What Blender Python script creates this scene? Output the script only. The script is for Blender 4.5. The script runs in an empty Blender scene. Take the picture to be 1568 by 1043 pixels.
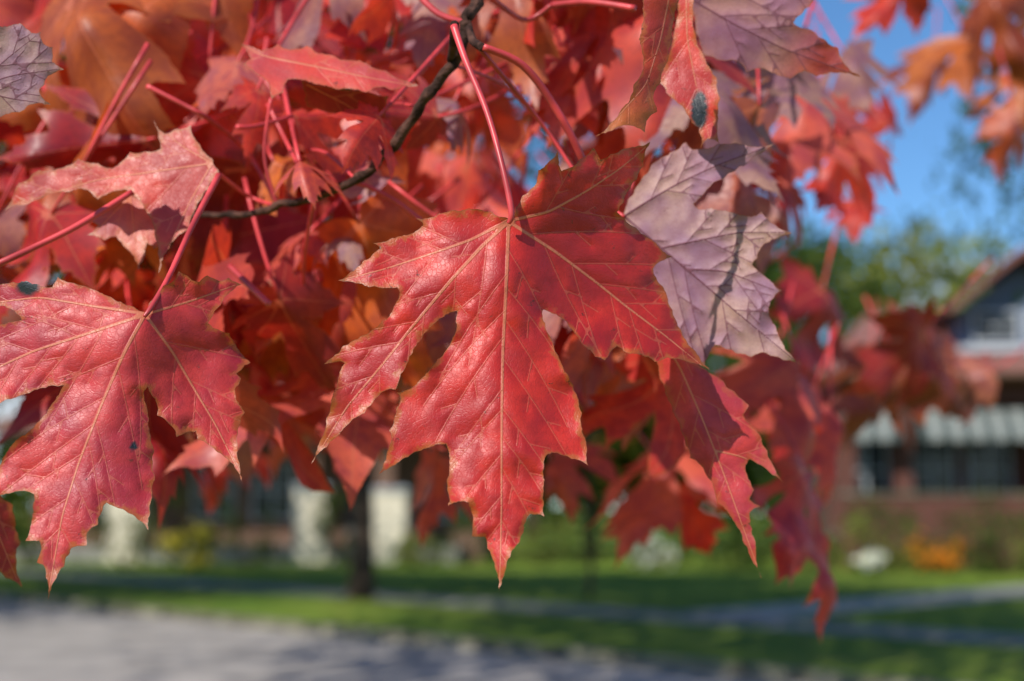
import bpy, math, random, time
import numpy as np
from mathutils import Vector, Matrix, noise, geometry
T0=time.time()
random.seed(7); rng=np.random.default_rng(7)
sc=bpy.context.scene
sc.view_settings.view_transform='Standard'
try: sc.view_settings.look='None'
except: pass
sc.view_settings.exposure=0

# ---------------------------------------------------------------- frame of the branch (eye-height, looking slightly up)
PITCH=math.radians(6.77)
CAM=np.array([0,0,1.6]); FW=np.array([0,math.cos(PITCH),math.sin(PITCH)])
RT=np.array([1.,0,0]); UP=np.array([0,-math.sin(PITCH),math.cos(PITCH)])
K=0.72/1568; M=K*0.40
def at(x,y,d):
    x=np.asarray(x,float); y=np.asarray(y,float); d=np.asarray(d,float)
    return CAM+d[...,None]*(FW+((x-784)*K)[...,None]*RT-((y-521.5)*K)[...,None]*UP)

# ---------------------------------------------------------------- node helpers
def new_mat(name):
    m=bpy.data.materials.new(name); m.use_nodes=True
    nt=m.node_tree; nt.nodes.clear()
    return m,nt
class G:
    def __init__(s,nt): s.nt=nt
    def n(s,t,**kw):
        nd=s.nt.nodes.new(t)
        for k,v in kw.items(): setattr(nd,k,v)
        return nd
    def put(s,sock,v):
        if isinstance(v,bpy.types.NodeSocket): s.nt.links.new(v,sock)
        elif v is not None:
            if isinstance(v,(tuple,list)) and len(v)==3 and sock.type=='RGBA': v=(*v,1)
            sock.default_value=v
    def math(s,op,a,b=None,c=None,clamp=False):
        nd=s.n('ShaderNodeMath',operation=op,use_clamp=clamp); s.put(nd.inputs[0],a)
        if b is not None: s.put(nd.inputs[1],b)
        if c is not None: s.put(nd.inputs[2],c)
        return nd.outputs[0]
    def mix(s,f,a,b,bt='MIX'):
        nd=s.n('ShaderNodeMix',data_type='RGBA',blend_type=bt)
        s.put(nd.inputs[0],f); s.put(nd.inputs[6],a); s.put(nd.inputs[7],b); return nd.outputs[2]
    def mr(s,v,a,b,c,d,smooth=True):
        nd=s.n('ShaderNodeMapRange',interpolation_type='SMOOTHSTEP' if smooth else 'LINEAR')
        s.put(nd.inputs[0],v)
        for i,q in enumerate((a,b,c,d)): nd.inputs[i+1].default_value=q
        return nd.outputs[0]
    def attr(s,name,out='Fac'):
        nd=s.n('ShaderNodeAttribute',attribute_name=name); return nd.outputs[out]
    def noise(s,vec,scale,detail=3,rough=.55):
        nd=s.n('ShaderNodeTexNoise'); s.put(nd.inputs['Vector'],vec); nd.inputs['Scale'].default_value=scale
        nd.inputs['Detail'].default_value=detail; nd.inputs['Roughness'].default_value=rough; return nd.outputs['Fac']
def principled(name,col,rough=.6,var=.25,scale=8,spec=.4,bump=0,bscale=40,col2=None):
    m,nt=new_mat(name); g=G(nt)
    tc=g.n('ShaderNodeTexCoord').outputs['Object']
    nz=g.noise(tc,scale,3)
    c2=col2 if col2 else tuple(c*(1-var) for c in col)
    c1=col if col2 else tuple(min(1,c*(1+var)) for c in col)
    c=g.mix(g.mr(nz,.35,.65,0,1),c1,c2)
    p=g.n('ShaderNodeBsdfPrincipled'); g.put(p.inputs['Base Color'],c)
    p.inputs['Roughness'].default_value=rough; p.inputs['Specular IOR Level'].default_value=spec
    if bump:
        b=g.n('ShaderNodeBump'); b.inputs['Distance'].default_value=bump; g.put(b.inputs['Height'],g.noise(tc,bscale,3))
        g.put(p.inputs['Normal'],b.outputs[0])
    o=g.n('ShaderNodeOutputMaterial'); nt.links.new(p.outputs[0],o.inputs[0])
    return m

# ---------------------------------------------------------------- maple leaf material
def leaf_material(fine=True):
    m,nt=new_mat('maple_leaf_surface' if fine else 'maple_foliage_surface'); g=G(nt)
    tint=g.attr('tint','Color'); vp=g.attr('vp'); vs=g.attr('vs'); ed=g.attr('ed'); un=g.attr('under')
    lp=g.attr('lp','Vector')
    n1=g.noise(lp,1.3,2)
    n2=g.noise(lp,6,3 if fine else 2,.6)
    base=g.mix(g.mr(n1,.33,.68,0,1),g.mix(1,tint,(.74,.70,.95),'MULTIPLY'),g.mix(1,tint,(1.14,1.30,.95),'MULTIPLY'))
    base=g.mix(g.mr(n2,.42,.72,0,.42),base,g.mix(1,tint,(.58,.42,.5),'MULTIPLY'))
    edn=g.math('ADD',ed,g.math('MULTIPLY',g.math('SUBTRACT',n2,.5),40))
    rim=g.math('MULTIPLY',g.mr(edn,0,9,.75,0),g.math('SUBTRACT',1,g.math('MULTIPLY',un,.75)))
    rim=g.math('MULTIPLY',rim,g.attr('rimk'))
    vcol=g.mix(un,(.74,.24,.13),(.17,.04,.065))
    vpm=g.mr(vp,.5,1.1,1,0)
    if fine:
        spot=g.attr('spot'); n3=g.noise(lp,38,2)
        vo=g.n('ShaderNodeTexVoronoi',feature='DISTANCE_TO_EDGE'); g.put(vo.inputs['Vector'],lp); vo.inputs['Scale'].default_value=13
        net=g.mr(vo.outputs['Distance'],0,.09,1,0)
        base=g.mix(g.math('MULTIPLY',net,.15),base,g.mix(1,tint,(.70,.55,.6),'MULTIPLY'))
        base=g.mix(g.mr(n3,.5,.8,0,.4),base,g.mix(1,tint,(.65,.6,.6),'MULTIPLY'))
        base=g.mix(rim,base,(.50,.13,.03))
        base=g.mix(g.mr(ed,0,1.8,.7,0),base,(.28,.10,.03))
        base=g.mix(g.mr(g.noise(lp,4.2,4,.75),.65,.71,0,.75),base,(.10,.035,.02))
        vsm=g.mr(vs,.2,1.1,1,0)
        base=g.mix(g.math('MULTIPLY',vsm,g.math('ADD',.30,g.math('MULTIPLY',un,.45))),base,vcol)
        base=g.mix(g.math('MULTIPLY',vpm,.85),base,vcol)
        base=g.mix(spot,base,(.012,.014,.018))
        h=g.math('ADD',g.math('MULTIPLY',vpm,.9),g.math('MULTIPLY',vsm,.38))
        h=g.math('ADD',h,g.math('MULTIPLY',net,-.16))
        h=g.math('ADD',h,g.math('MULTIPLY',n2,.4)); h=g.math('ADD',h,g.math('MULTIPLY',n3,.42))
        b=g.n('ShaderNodeBump'); b.inputs['Distance'].default_value=.00028; b.inputs['Strength'].default_value=.65
        g.put(b.inputs['Height'],h)
    else:
        base=g.mix(rim,base,(.50,.13,.03)); base=g.mix(g.math('MULTIPLY',vpm,.6),base,vcol)
    p=g.n('ShaderNodeBsdfPrincipled'); g.put(p.inputs['Base Color'],base)
    g.put(p.inputs['Roughness'],g.math('ADD',g.mr(n2,.3,.7,.40,.54),g.math('MULTIPLY',un,.15)))
    p.inputs['Specular IOR Level'].default_value=.6
    if fine: g.put(p.inputs['Normal'],b.outputs[0])
    t=g.n('ShaderNodeBsdfTranslucent'); g.put(t.inputs['Color'],g.mix(1,base,(1.5,1.05,.6),'MULTIPLY'))
    ms=g.n('ShaderNodeMixShader')
    if fine: g.put(ms.inputs[0],g.math('MULTIPLY',g.math('SUBTRACT',1,spot),.26))
    else: ms.inputs[0].default_value=.40
    nt.links.new(p.outputs[0],ms.inputs[1]); nt.links.new(t.outputs[0],ms.inputs[2])
    o=g.n('ShaderNodeOutputMaterial'); nt.links.new(ms.outputs[0],o.inputs[0])
    return m
LEAF=leaf_material(True); LEAFM=leaf_material(False)
PET=principled('petiole_red',(.62,.055,.06),.4,.3,60,.5)
BARK=principled('twig_bark',(.035,.018,.014),.9,.4,150,.12,.0018,300,col2=(.12,.055,.04))
TBARK=principled('tree_bark',(.07,.048,.036),.9,.35,6,.2,.03,14)

# ---------------------------------------------------------------- leaf geometry
def inside(P,poly):
    P=np.atleast_2d(P); x=P[:,0][:,None]; y=P[:,1][:,None]
    x1=poly[:,0][None]; y1=poly[:,1][None]; q=np.roll(poly,-1,0); x2=q[:,0][None]; y2=q[:,1][None]
    c=((y1>y)!=(y2>y)); dy=y2-y1; dy=np.where(np.abs(dy)<1e-12,1e-12,dy)
    return ((c&(x<(x2-x1)*(y-y1)/dy+x1)).sum(1)%2)==1
def segdist(P,A,B,ch=1500):
    out=[]
    AB=B-A; L=(AB**2).sum(1)+1e-9
    for i in range(0,len(P),ch):
        Q=P[i:i+ch]; dx=Q[:,0][:,None]-A[:,0][None]; dy=Q[:,1][:,None]-A[:,1][None]
        t=np.clip((dx*AB[:,0]+dy*AB[:,1])/L,0,1)
        out.append(np.sqrt((dx-t*AB[:,0])**2+(dy-t*AB[:,1])**2))
    return np.vstack(out)
def polyres(pl,step):
    pl=np.array(pl,float); out=[pl[0]]
    for a,b in zip(pl[:-1],pl[1:]):
        n=max(1,int(round(np.linalg.norm(b-a)/step)))
        for i in range(1,n+1): out.append(a+(b-a)*i/n)
    return np.array(out)
def smoothline(pl,step,it=3):
    q=polyres(pl,step)
    for _ in range(it*4):
        q[1:-1]=.5*q[1:-1]+.25*(q[:-2]+q[2:])
    return q
def toothed(O,r,amt,small):
    """draw each tooth out to a bristle point and hollow the flanks between teeth"""
    a=np.roll(O,1,0); b=np.roll(O,-1,0)
    area=.5*np.sum(O[:,0]*b[:,1]-b[:,0]*O[:,1]); sg=1 if area>0 else -1
    u=(O-a)/(np.linalg.norm(O-a,axis=1,keepdims=True)+1e-9); v=(b-O)/(np.linalg.norm(b-O,axis=1,keepdims=True)+1e-9)
    turn=np.arctan2(u[:,0]*v[:,1]-u[:,1]*v[:,0],(u*v).sum(1))*sg
    bis=(u-v); bis/=np.linalg.norm(bis,axis=1,keepdims=True)+1e-9
    out=[]
    n=len(O)
    P=O.copy()
    for i in range(n):
        if turn[i]>.45: P[i]=O[i]+bis[i]*amt*min(1.6,turn[i])
    for i in range(n):
        out.append(P[i]); j=(i+1)%n; L=np.linalg.norm(P[j]-P[i])
        d=(P[j]-P[i])/(L+1e-9); nr=np.array([d[1],-d[0]])*sg
        k=int(L//11)
        if k<1: continue
        hol=-min(2.6,L*.08)
        for q in range(1,k+1):
            t=q/(k+1); h=hol*4*t*(1-t)
            out.append(P[i]+(P[j]-P[i])*t+nr*(h+(small*r.uniform(.3,1.2) if r.random()<.4 else -small*.2)))
    return np.array(out)
def leaf2d(outline,veins,sp=5,ostep=4,pw=3.0,sec=True,seed=1,serr=.5,teeth=4.0,small=2.0):
    r=np.random.default_rng(seed)
    O=np.array(outline,float)
    if teeth: O=toothed(O,r,teeth,small)
    ring=polyres(np.vstack([O,O[:1]]),ostep)[:-1]
    tang=np.roll(ring,-1,0)-np.roll(ring,1,0); nrm=np.stack([tang[:,1],-tang[:,0]],1)/(np.linalg.norm(tang,axis=1,keepdims=True)+1e-9)
    keys=(np.min(np.linalg.norm(ring[:,None]-O[None],axis=2),axis=1)<.6)
    amp=r.normal(0,serr,len(ring)); amp[keys]=0
    ring=ring+nrm*amp[:,None]
    V=[smoothline(v,4) for v in veins]
    prim=[]
    for v in V:
        n=len(v)-1
        L=np.linalg.norm(v[-1]-v[0])
        w0=pw*(.70+.30*min(1,L/450))
        for i in range(n): prim.append((v[i],v[i+1],w0*(1-.72*(i/n))))
    PA=np.array([p[0] for p in prim]);PB=np.array([p[1] for p in prim]);PW=np.array([p[2] for p in prim])
    owner=np.concatenate([[k]*(len(v)-1) for k,v in enumerate(V)])
    secs=[]
    if sec:
        for k,v in enumerate(V):
            n=len(v); Lt=n*4; ns=max(2,int(Lt/62))
            for side in (-1,1):
                for j in range(ns):
                    t=(j+.9+ (.35 if side>0 else 0)+r.uniform(-.28,.28))/(ns+.7)
                    i=int(t*(n-1)); 
                    if i<3 or i>=n-3: continue
                    p=v[i].copy(); tg=v[min(n-1,i+2)]-v[i-2]; a=math.atan2(tg[1],tg[0]); a0=a
                    a+=side*math.radians(r.uniform(34,46)); pts=[p.copy()]; cv=math.radians(r.uniform(.1,.9))
                    for s in range(60):
                        a-=side*cv*(1 if s%9<6 else -1.2)
                        p=p+3.2*np.array([math.cos(a),math.sin(a)])
                        if not inside(p[None],ring)[0]: break
                        dd=segdist(p[None],PA,PB)[0]
                        oth=dd[owner!=k]
                        if len(oth) and oth.min()<min(dd[owner==k].min()*.6,26): break
                        pts.append(p.copy())
                    if len(pts)>5: secs.append(np.array(pts))
                    if len(pts)>12:
                        for fr,sg in ((.4,1),(.65,-1)):
                            ii=int(len(pts)*fr); q=pts[ii].copy(); tt=pts[ii+1]-pts[ii-1]; a2=math.atan2(tt[1],tt[0])-side*sg*math.radians(42); pp=[q.copy()]
                            for s in range(r.integers(5,12)):
                                q=q+3.2*np.array([math.cos(a2),math.sin(a2)])
                                if not inside(q[None],ring)[0]: break
                                pp.append(q.copy())
                            if len(pp)>4: secs.append(np.array(pp))
    mn=ring.min(0);mx=ring.max(0)
    gx,gy=np.meshgrid(np.arange(mn[0],mx[0],sp),np.arange(mn[1],mx[1],sp*.87))
    gx=gx+ (np.arange(gx.shape[0])%2)[:,None]*sp*.5
    gp=np.stack([gx.ravel(),gy.ravel()],1)+r.uniform(-.15,.15,(gx.size,2))*sp
    RB=np.roll(ring,-1,0)
    gp=gp[inside(gp,ring)]; 
    if len(gp): gp=gp[segdist(gp,ring,RB).min(1)>sp*.45]
    vv=np.vstack([v for v in V]+secs)
    vv=vv[inside(vv,ring)]
    vv=vv[segdist(vv,ring,RB).min(1)>1.0]
    gp=gp[segdist(gp,vv,vv+1e-6).min(1)>sp*.35]
    allp=np.vstack([ring,gp,vv])
    m=len(ring)
    res=geometry.delaunay_2d_cdt([Vector(p) for p in allp],[(i,(i+1)%m) for i in range(m)],[],0,1e-4,False)
    P=np.array([(v.x,v.y) for v in res[0]]); T=np.array([list(f) for f in res[2]])
    T=T[inside(P[T].mean(1),ring)]
    a,b,c=P[T[:,0]],P[T[:,1]],P[T[:,2]]
    cr=(b[:,0]-a[:,0])*(c[:,1]-a[:,1])-(b[:,1]-a[:,1])*(c[:,0]-a[:,0]); T[cr>0]=T[cr>0][:,::-1]
    used=np.unique(T); re=-np.ones(len(P),int); re[used]=np.arange(len(used)); P=P[used]; T=re[T]
    D=segdist(P,PA,PB); vp=(D/PW[None]).min(1); dprim=D.min(1)
    if secs:
        SA=np.vstack([s[:-1] for s in secs]);SB=np.vstack([s[1:] for s in secs])
        ds=segdist(P,SA,SB).min(1)
    else: ds=np.full(len(P),99.)
    ed=segdist(P,ring,RB).min(1)
    return dict(P=P,T=T,vp=vp,vs=ds/1.25,ed=ed,dp=dprim,ds=ds)
def setattrs(me,n,tint,vp,vs,ed,under,spot,lp,rimk):
    def f(name,arr):
        a=me.attributes.new(name,'FLOAT','POINT'); a.data.foreach_set('value',np.broadcast_to(np.asarray(arr,np.float32),(n,)).copy())
    f('vp',vp);f('vs',vs);f('ed',ed);f('under',under);f('spot',spot);f('rimk',rimk)
    a=me.attributes.new('tint','FLOAT_COLOR','POINT')
    c=np.ones((n,4),np.float32); c[:,:3]=tint; a.data.foreach_set('color',c.ravel())
    a=me.attributes.new('lp','FLOAT_VECTOR','POINT'); a.data.foreach_set('vector',np.asarray(lp,np.float32).ravel())
def mkmesh(name,V,F,mat,smooth=True,parent=None):
    me=bpy.data.meshes.new(name); me.from_pydata([tuple(map(float,v)) for v in V],[],F); me.update()
    if smooth: me.polygons.foreach_set('use_smooth',[True]*len(me.polygons))
    ob=bpy.data.objects.new(name,me); sc.collection.objects.link(ob)
    if mat: me.materials.append(mat)
    if parent: ob.parent=parent
    return ob
def hero_leaf(outline,veins,dfun,tint,under=0,spots=(),quilt=.0004,wave=.0012,sp=5,pw=3.0,tiptint=None,rimk=1,grad=None,seed=1,teeth=4.0,small=2.0):
    L=leaf2d(outline,veins,sp=sp,pw=pw,seed=seed,teeth=teeth,small=small)
    P=L['P']; n=len(P)
    dist=np.minimum(L['dp'],L['ds']*1.3)
    q=quilt*(1-np.exp(-dist/9.0))
    w=np.array([noise.noise(Vector((x/95,y/95,seed*3.1)))*wave+noise.noise(Vector((x/42,y/42,seed*5.7)))*wave*.25 for x,y in P])
    w2=np.array([noise.noise(Vector((x/34,y/34,seed*9.1))) for x,y in P])*np.exp(-L['ed']/16)*wave*1.0
    d=dfun(P[:,0],P[:,1])-q+w+w2
    V=at(P[:,0],P[:,1],d)
    t=np.tile(np.array(tint,float),(n,1))
    if grad is not None:
        f=np.clip(grad(P[:,0],P[:,1]),0,1)[:,None]; t=t*(1-f)+np.array(tiptint)*f
    s=np.zeros(n)
    for (cx,cy,rx,ry) in spots:
        rr=np.sqrt(((P[:,0]-cx)/rx)**2+((P[:,1]-cy)/ry)**2)+.25*w/wave
        s=np.maximum(s,np.clip((1.15-rr)/.25,0,1))
    ob=mkmesh('maple_leaf',V,L['T'].tolist(),LEAF)
    lp=np.c_[P/100,np.full(n,seed*2.37)]
    setattrs(ob.data,n,t,L['vp'],L['vs'],L['ed'],under,s,lp,rimk)
    return ob
def tube_arrays(P,R,seg=10):
    P=[Vector(p) for p in P]; V=[];F=[]
    up=Vector((0.3,0.2,1))
    for i,p in enumerate(P):
        t=(P[min(i+1,len(P)-1)]-P[max(i-1,0)]).normalized()
        a=t.cross(up); 
        if a.length<.05: a=t.cross(Vector((1,0,0)))
        a.normalize(); b=t.cross(a)
        for k in range(seg):
            an=2*math.pi*k/seg; V.append(p+(a*math.cos(an)+b*math.sin(an))*R[i])
    for i in range(len(P)-1):
        for k in range(seg):
            F.append([i*seg+k,i*seg+(k+1)%seg,(i+1)*seg+(k+1)%seg,(i+1)*seg+k])
    F.append(list(range(seg))[::-1]); F.append([(len(P)-1)*seg+k for k in range(seg)])
    return V,F
def curve3(pts,step=6):
    p=np.array(pts,float); out=[]
    n=len(p)
    for i in range(n-1):
        p0=p[max(i-1,0)];p1=p[i];p2=p[i+1];p3=p[min(i+2,n-1)]
        for t in np.linspace(0,1,step,endpoint=False):
            out.append(.5*((2*p1)+(-p0+p2)*t+(2*p0-5*p1+4*p2-p3)*t*t+(-p0+3*p1-3*p2+p3)*t**3))
    out.append(p[-1]); out=np.array(out)
    return at(out[:,0],out[:,1],out[:,2]), out[:,3]*K*out[:,2]
def stalk(name,pts,mat,parent=None,knob=0):
    P,R=curve3(pts,10 if knob else 6)
    if knob:
        P=P+np.array([[noise.noise(Vector((i*.22,k*7,1))) for k in range(3)] for i in range(len(P))])*.0016
        R=np.array([r*(1+knob*max(0,noise.noise(Vector((i*.30,knob,2))))+ (.28 if i%11==3 else .1 if i%11 in(2,4) else 0)+.03*math.sin(i*1.9)) for i,r in enumerate(R)])
    V,F=tube_arrays(P,R,12); return mkmesh(name,V,F,mat,parent=parent)
def soft(v,s=12): return s*np.log1p(np.exp(np.clip(v/s,-40,40)))

# --- centre leaf
A_out=[(779,335),(752,324),(735,321),(715,320),(695,322),(672,327),(655,334),(643,337),(648,345),(640,352),(618,360),(597,366),(577,374),(582,381),(572,388),(555,401),(546,410),(535,418),(524,428),(545,434),(565,440),(590,441),(608,440),(612,448),(607,462),(600,478),(585,492),(570,505),(552,515),(540,522),(525,530),(512,545),(502,555),(520,553),(528,556),(520,570),(516,590),(508,610),(500,640),(490,675),(480,705),(500,685),(520,665),(540,642),(558,633),(570,618),(580,606),(592,597),(604,594),(612,580),(622,560),(632,540),(645,520),(660,500),(680,485),(700,476),(698,490),(697,510),(688,530),(670,550),(655,570),(640,585),(620,598),(612,603),(614,610),(606,625),(604,640),(598,660),(600,672),(592,695),(584,721),(605,712),(625,700),(645,690),(660,684),(683,680),(688,695),(688,715),(684,735),(685,745),(690,770),(705,768),(718,770),(722,785),(724,800),(726,818),(742,822),(746,840),(752,850),(758,870),(765,902),(770,885),(775,870),(782,850),(790,836),(796,830),(802,815),(806,795),(812,787),(830,787),(833,770),(832,755),(834,735),(833,715),(835,700),(845,693),(860,697),(875,703),(897,708),(899,690),(896,670),(890,650),(891,632),(886,612),(878,590),(870,575),(862,562),(855,545),(848,530),(840,512),(835,495),(830,480),(832,474),(845,480),(858,486),(870,498),(880,510),(890,525),(900,535),(912,545),(925,548),(938,535),(945,530),(955,538),(965,542),(985,545),(1003,552),(1020,548),(1040,550),(1060,556),(1082,564),(1070,545),(1062,535),(1050,520),(1043,505),(1035,490),(1030,475),(1022,455),(1016,440),(1005,425),(1000,412),(1012,400),(1024,392),(1015,385),(1005,372),(990,362),(975,350),(962,342),(952,332),(945,325),(955,310),(960,295),(975,275),(985,255),(991,222),(975,224),(955,228),(935,236),(920,245),(908,232),(896,240),(885,248),(870,258),(860,262),(852,238),(840,248),(826,262),(822,278),(812,290),(800,300),(790,318),(785,330)]
A_v=[[(779,338),(776,420),(770,540),(768,660),(768,780),(765,896)],[(779,340),(740,375),(690,430),(640,490),(580,565),(530,625),(484,700)],[(778,338),(755,350),(720,368),(650,392),(590,412),(530,427)],[(780,340),(850,385),(910,430),(960,470),(1020,515),(1075,560)],[(781,338),(840,325),(900,292),(950,258),(988,226)]]
def dA(x,y):
    dx=x-776
    return .40+M*(.74*soft(dx)*np.clip(1.3-(y-300)/520,.26,1)+.10*soft(-dx)-.24*(y-338)-.55*soft(345-y)*np.clip((x-770)/60,0,1)+.2*soft(x-960))
leafA=hero_leaf(A_out,A_v,dA,(.66,.028,.024),seed=3,tiptint=(.52,.11,.025),grad=lambda x,y: np.maximum(np.maximum((540-x)/60*.8,(y-850)/60*.8),(x-1000)/120*.45),quilt=.00055,wave=.0024,sp=4.5,pw=3.3)
stalk('petiole',[(695,40,.425,6),(712,90,.42,5.2),(745,170,.41,4.7),(768,250,.402,4.7),(783,322,.3985,5),(779,342,.399,3.5)],PET,leafA)

# --- left leaf
B_out=[(222,478),(205,470),(185,462),(170,455),(150,446),(130,438),(110,433),(90,428),(80,440),(60,436),(40,430),(20,432),(0,436),(-25,448),(-70,470),(-30,476),(0,468),(14,472),(25,480),(33,490),(15,493),(-10,497),(-40,510),(-80,560),(-100,600),(-120,655),(-60,640),(-20,628),(0,618),(20,610),(45,602),(70,594),(98,590),(90,605),(75,625),(60,645),(45,660),(30,670),(15,685),(5,700),(0,712),(-8,735),(-22,762),(10,756),(30,752),(52,757),(50,775),(48,800),(44,825),(60,828),(62,845),(60,860),(66,865),(70,885),(74,912),(80,895),(88,880),(98,868),(105,850),(112,838),(130,832),(134,815),(148,803),(155,785),(163,770),(180,778),(195,785),(210,795),(225,806),(230,785),(232,765),(237,735),(234,710),(236,690),(230,665),(228,640),(224,620),(220,600),(226,592),(232,605),(240,618),(243,635),(255,645),(265,655),(272,665),(285,662),(300,660),(305,672),(318,680),(330,690),(350,705),(362,720),(369,732),(367,710),(364,690),(362,670),(365,655),(372,632),(366,620),(360,600),(366,580),(362,572),(378,555),(368,540),(358,525),(350,512),(335,505),(318,495),(325,485),(335,470),(350,450),(364,436),(350,428),(335,430),(318,425),(305,432),(290,425),(275,420),(268,428),(250,438),(240,450),(228,465)]
B_v=[[(222,482),(190,540),(155,620),(120,710),(95,790),(75,905)],[(223,482),(265,540),(300,600),(330,650),(367,725)],[(223,481),(290,462),(360,437)],[(221,482),(130,512),(50,538),(-30,575),(-110,645)],[(220,480),(150,470),(60,455),(-60,470)]]
def dB(x,y):
    s=(x-222)*.945+(y-480)*.327
    return .405+M*(.68*soft(s)*np.clip(1.35-(y-420)/330,.3,1)+.08*soft(-s)-.24*(y-480))
leafB=hero_leaf(B_out,B_v,dB,(.62,.040,.052),seed=5,spots=[(42,440,19,13),(205,683,6,7)],quilt=.0005,wave=.0022,tiptint=(.52,.12,.04),grad=lambda x,y:(y-850)/70*.6,sp=5,pw=3.2)
stalk('petiole',[(335,268,.45,5),(295,345,.435,4.6),(258,425,.415,4.3),(232,470,.406,4.3),(221,485,.404,3)],PET,leafB)

# --- underside leaf behind the centre leaf
C_out=[(955,330),(962,305),(975,285),(985,270),(1000,250),(1015,240),(1030,232),(1050,222),(1056,226),(1075,228),(1100,220),(1125,219),(1150,224),(1183,222),(1165,235),(1145,250),(1125,262),(1105,275),(1085,288),(1075,300),(1062,312),(1070,320),(1090,318),(1110,322),(1130,328),(1150,332),(1165,328),(1180,340),(1207,356),(1190,365),(1175,372),(1165,380),(1160,395),(1152,405),(1165,418),(1178,428),(1192,445),(1180,462),(1178,480),(1188,500),(1195,520),(1208,540),(1222,556),(1200,552),(1180,545),(1165,540),(1150,545),(1130,542),(1112,535),(1095,528),(1085,545),(1078,556),(1062,545),(1035,510),(1005,465),(985,420),(960,370)]
C_v=[[(957,332),(1010,378),(1060,420),(1130,480),(1217,552)],[(957,330),(1000,303),(1040,280),(1100,252),(1178,224)],[(1012,380),(1070,368),(1130,356),(1200,356)],[(1050,412),(1110,415),(1185,444)]]
def dC(x,y):
    s=(x-955)*.65-(y-330)*.76
    return .458+M*(-.25*(x-955)+.16*soft(s)+.10*soft(-s)-.05*(y-330))
leafC=hero_leaf(C_out,C_v,dC,(.46,.235,.265),under=1,seed=8,quilt=-.0010,wave=.0022,rimk=.5,pw=2.4,sp=4.5)
# --- lobe hanging under it
D_out=[(995,515),(1003,550),(1010,580),(1020,605),(1030,630),(1043,660),(1050,680),(1058,700),(1070,710),(1080,725),(1092,745),(1100,770),(1115,785),(1125,800),(1138,830),(1150,855),(1164,880),(1157,835),(1152,810),(1148,785),(1158,775),(1148,765),(1152,750),(1145,730),(1142,712),(1148,703),(1165,712),(1180,725),(1197,738),(1185,715),(1175,690),(1165,668),(1150,650),(1138,635),(1143,622),(1125,600),(1110,588),(1095,575),(1082,566),(1065,550),(1050,530),(1030,505)]
def dD(x,y):
    s=(x-1030)*.925-(y-550)*.38
    return .4445+M*(1.0*soft(-s-4,4)+.05*soft(s)-.15*(y-550))
leafD=hero_leaf(D_out,[[(1010,515),(1040,560),(1075,640),(1110,730),(1135,800),(1162,874)],[(1095,690),(1140,700),(1190,732)]],dD,(.64,.045,.06),seed=11,pw=2.2,sp=4.5,rimk=.5)
stalk('petiole',[(740,72,.44,5.5),(800,100,.445,6),(850,165,.45,6),(892,245,.455,6),(930,350,.47,5),(990,490,.455,4),(1015,525,.4445,3)],PET,leafD)
stalk('petiole',[(735,75,.445,4),(830,190,.47,3),(900,290,.47,3),(956,332,.458,3)],PET,leafC)

# --- upper-right leaves
E_out=[(988,-40),(1044,-40),(1040,0),(1033,30),(1030,60),(1022,95),(1012,125),(1000,150),(1003,170),(990,185),(985,198),(962,192),(940,198),(916,207),(935,188),(950,170),(965,150),(970,130),(985,100),(978,60),(985,20)]
leafE=hero_leaf(E_out,[[(1030,-30),(1012,60),(990,130),(925,202)]],lambda x,y:.415+M*(.9*soft(x-1000-(60-y)*.2)+.1*(200-y)),(.58,.055,.03),seed=13,tiptint=(.60,.17,.05),grad=lambda x,y:(y-120)/100,pw=1.8,sp=5)
F_out=[(1035,-40),(1066,-40),(1062,20),(1066,60),(1080,90),(1098,120),(1103,150),(1100,180),(1098,215),(1084,212),(1075,222),(1070,195),(1062,190),(1050,172),(1035,155),(1020,142),(1010,120),(1020,90),(1032,50),(1038,10)]
leafF=hero_leaf(F_out,[[(1050,-40),(1052,60),(1068,140),(1085,208)]],lambda x,y:.45+M*(-.2*(x-1050)-.1*(y)),(.72,.05,.035),seed=14,spots=[(1071,168,12,27)],pw=2,sp=5)
G_out=[(1052,-60),(1056,5),(1065,50),(1080,84),(1100,92),(1130,95),(1145,108),(1170,105),(1190,115),(1210,118),(1232,108),(1250,115),(1280,112),(1312,115),(1290,92),(1282,75),(1262,60),(1240,45),(1215,35),(1240,10),(1290,-60)]
leafG=hero_leaf(G_out,[[(1060,0),(1120,35),(1200,75),(1305,113)],[(1060,0),(1150,-10),(1280,-55)]],lambda x,y:.47+M*(.2*soft(y-40)-.1*(x-1060)),(.42,.17,.21),under=1,seed=15,quilt=-.0007,pw=2.4,sp=6,tiptint=(.45,.05,.04),grad=lambda x,y:(x-1190)/60*.8+(y-70)/50*.3)
H_out=[(-60,60),(-20,45),(0,40),(30,38),(48,50),(60,52),(66,66),(78,74),(80,95),(92,106),(74,116),(68,130),(60,140),(72,158),(50,160),(30,172),(0,180),(-50,190)]
leafH=hero_leaf(H_out,[[(-60,140),(20,115),(88,106)],[(-40,135),(10,90),(55,55)],[(-40,135),(10,150),(65,158)]],lambda x,y:.42+M*(.1*x),(.43,.23,.26),under=1,seed=16,quilt=-.0006,pw=2.2,sp=6)
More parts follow.
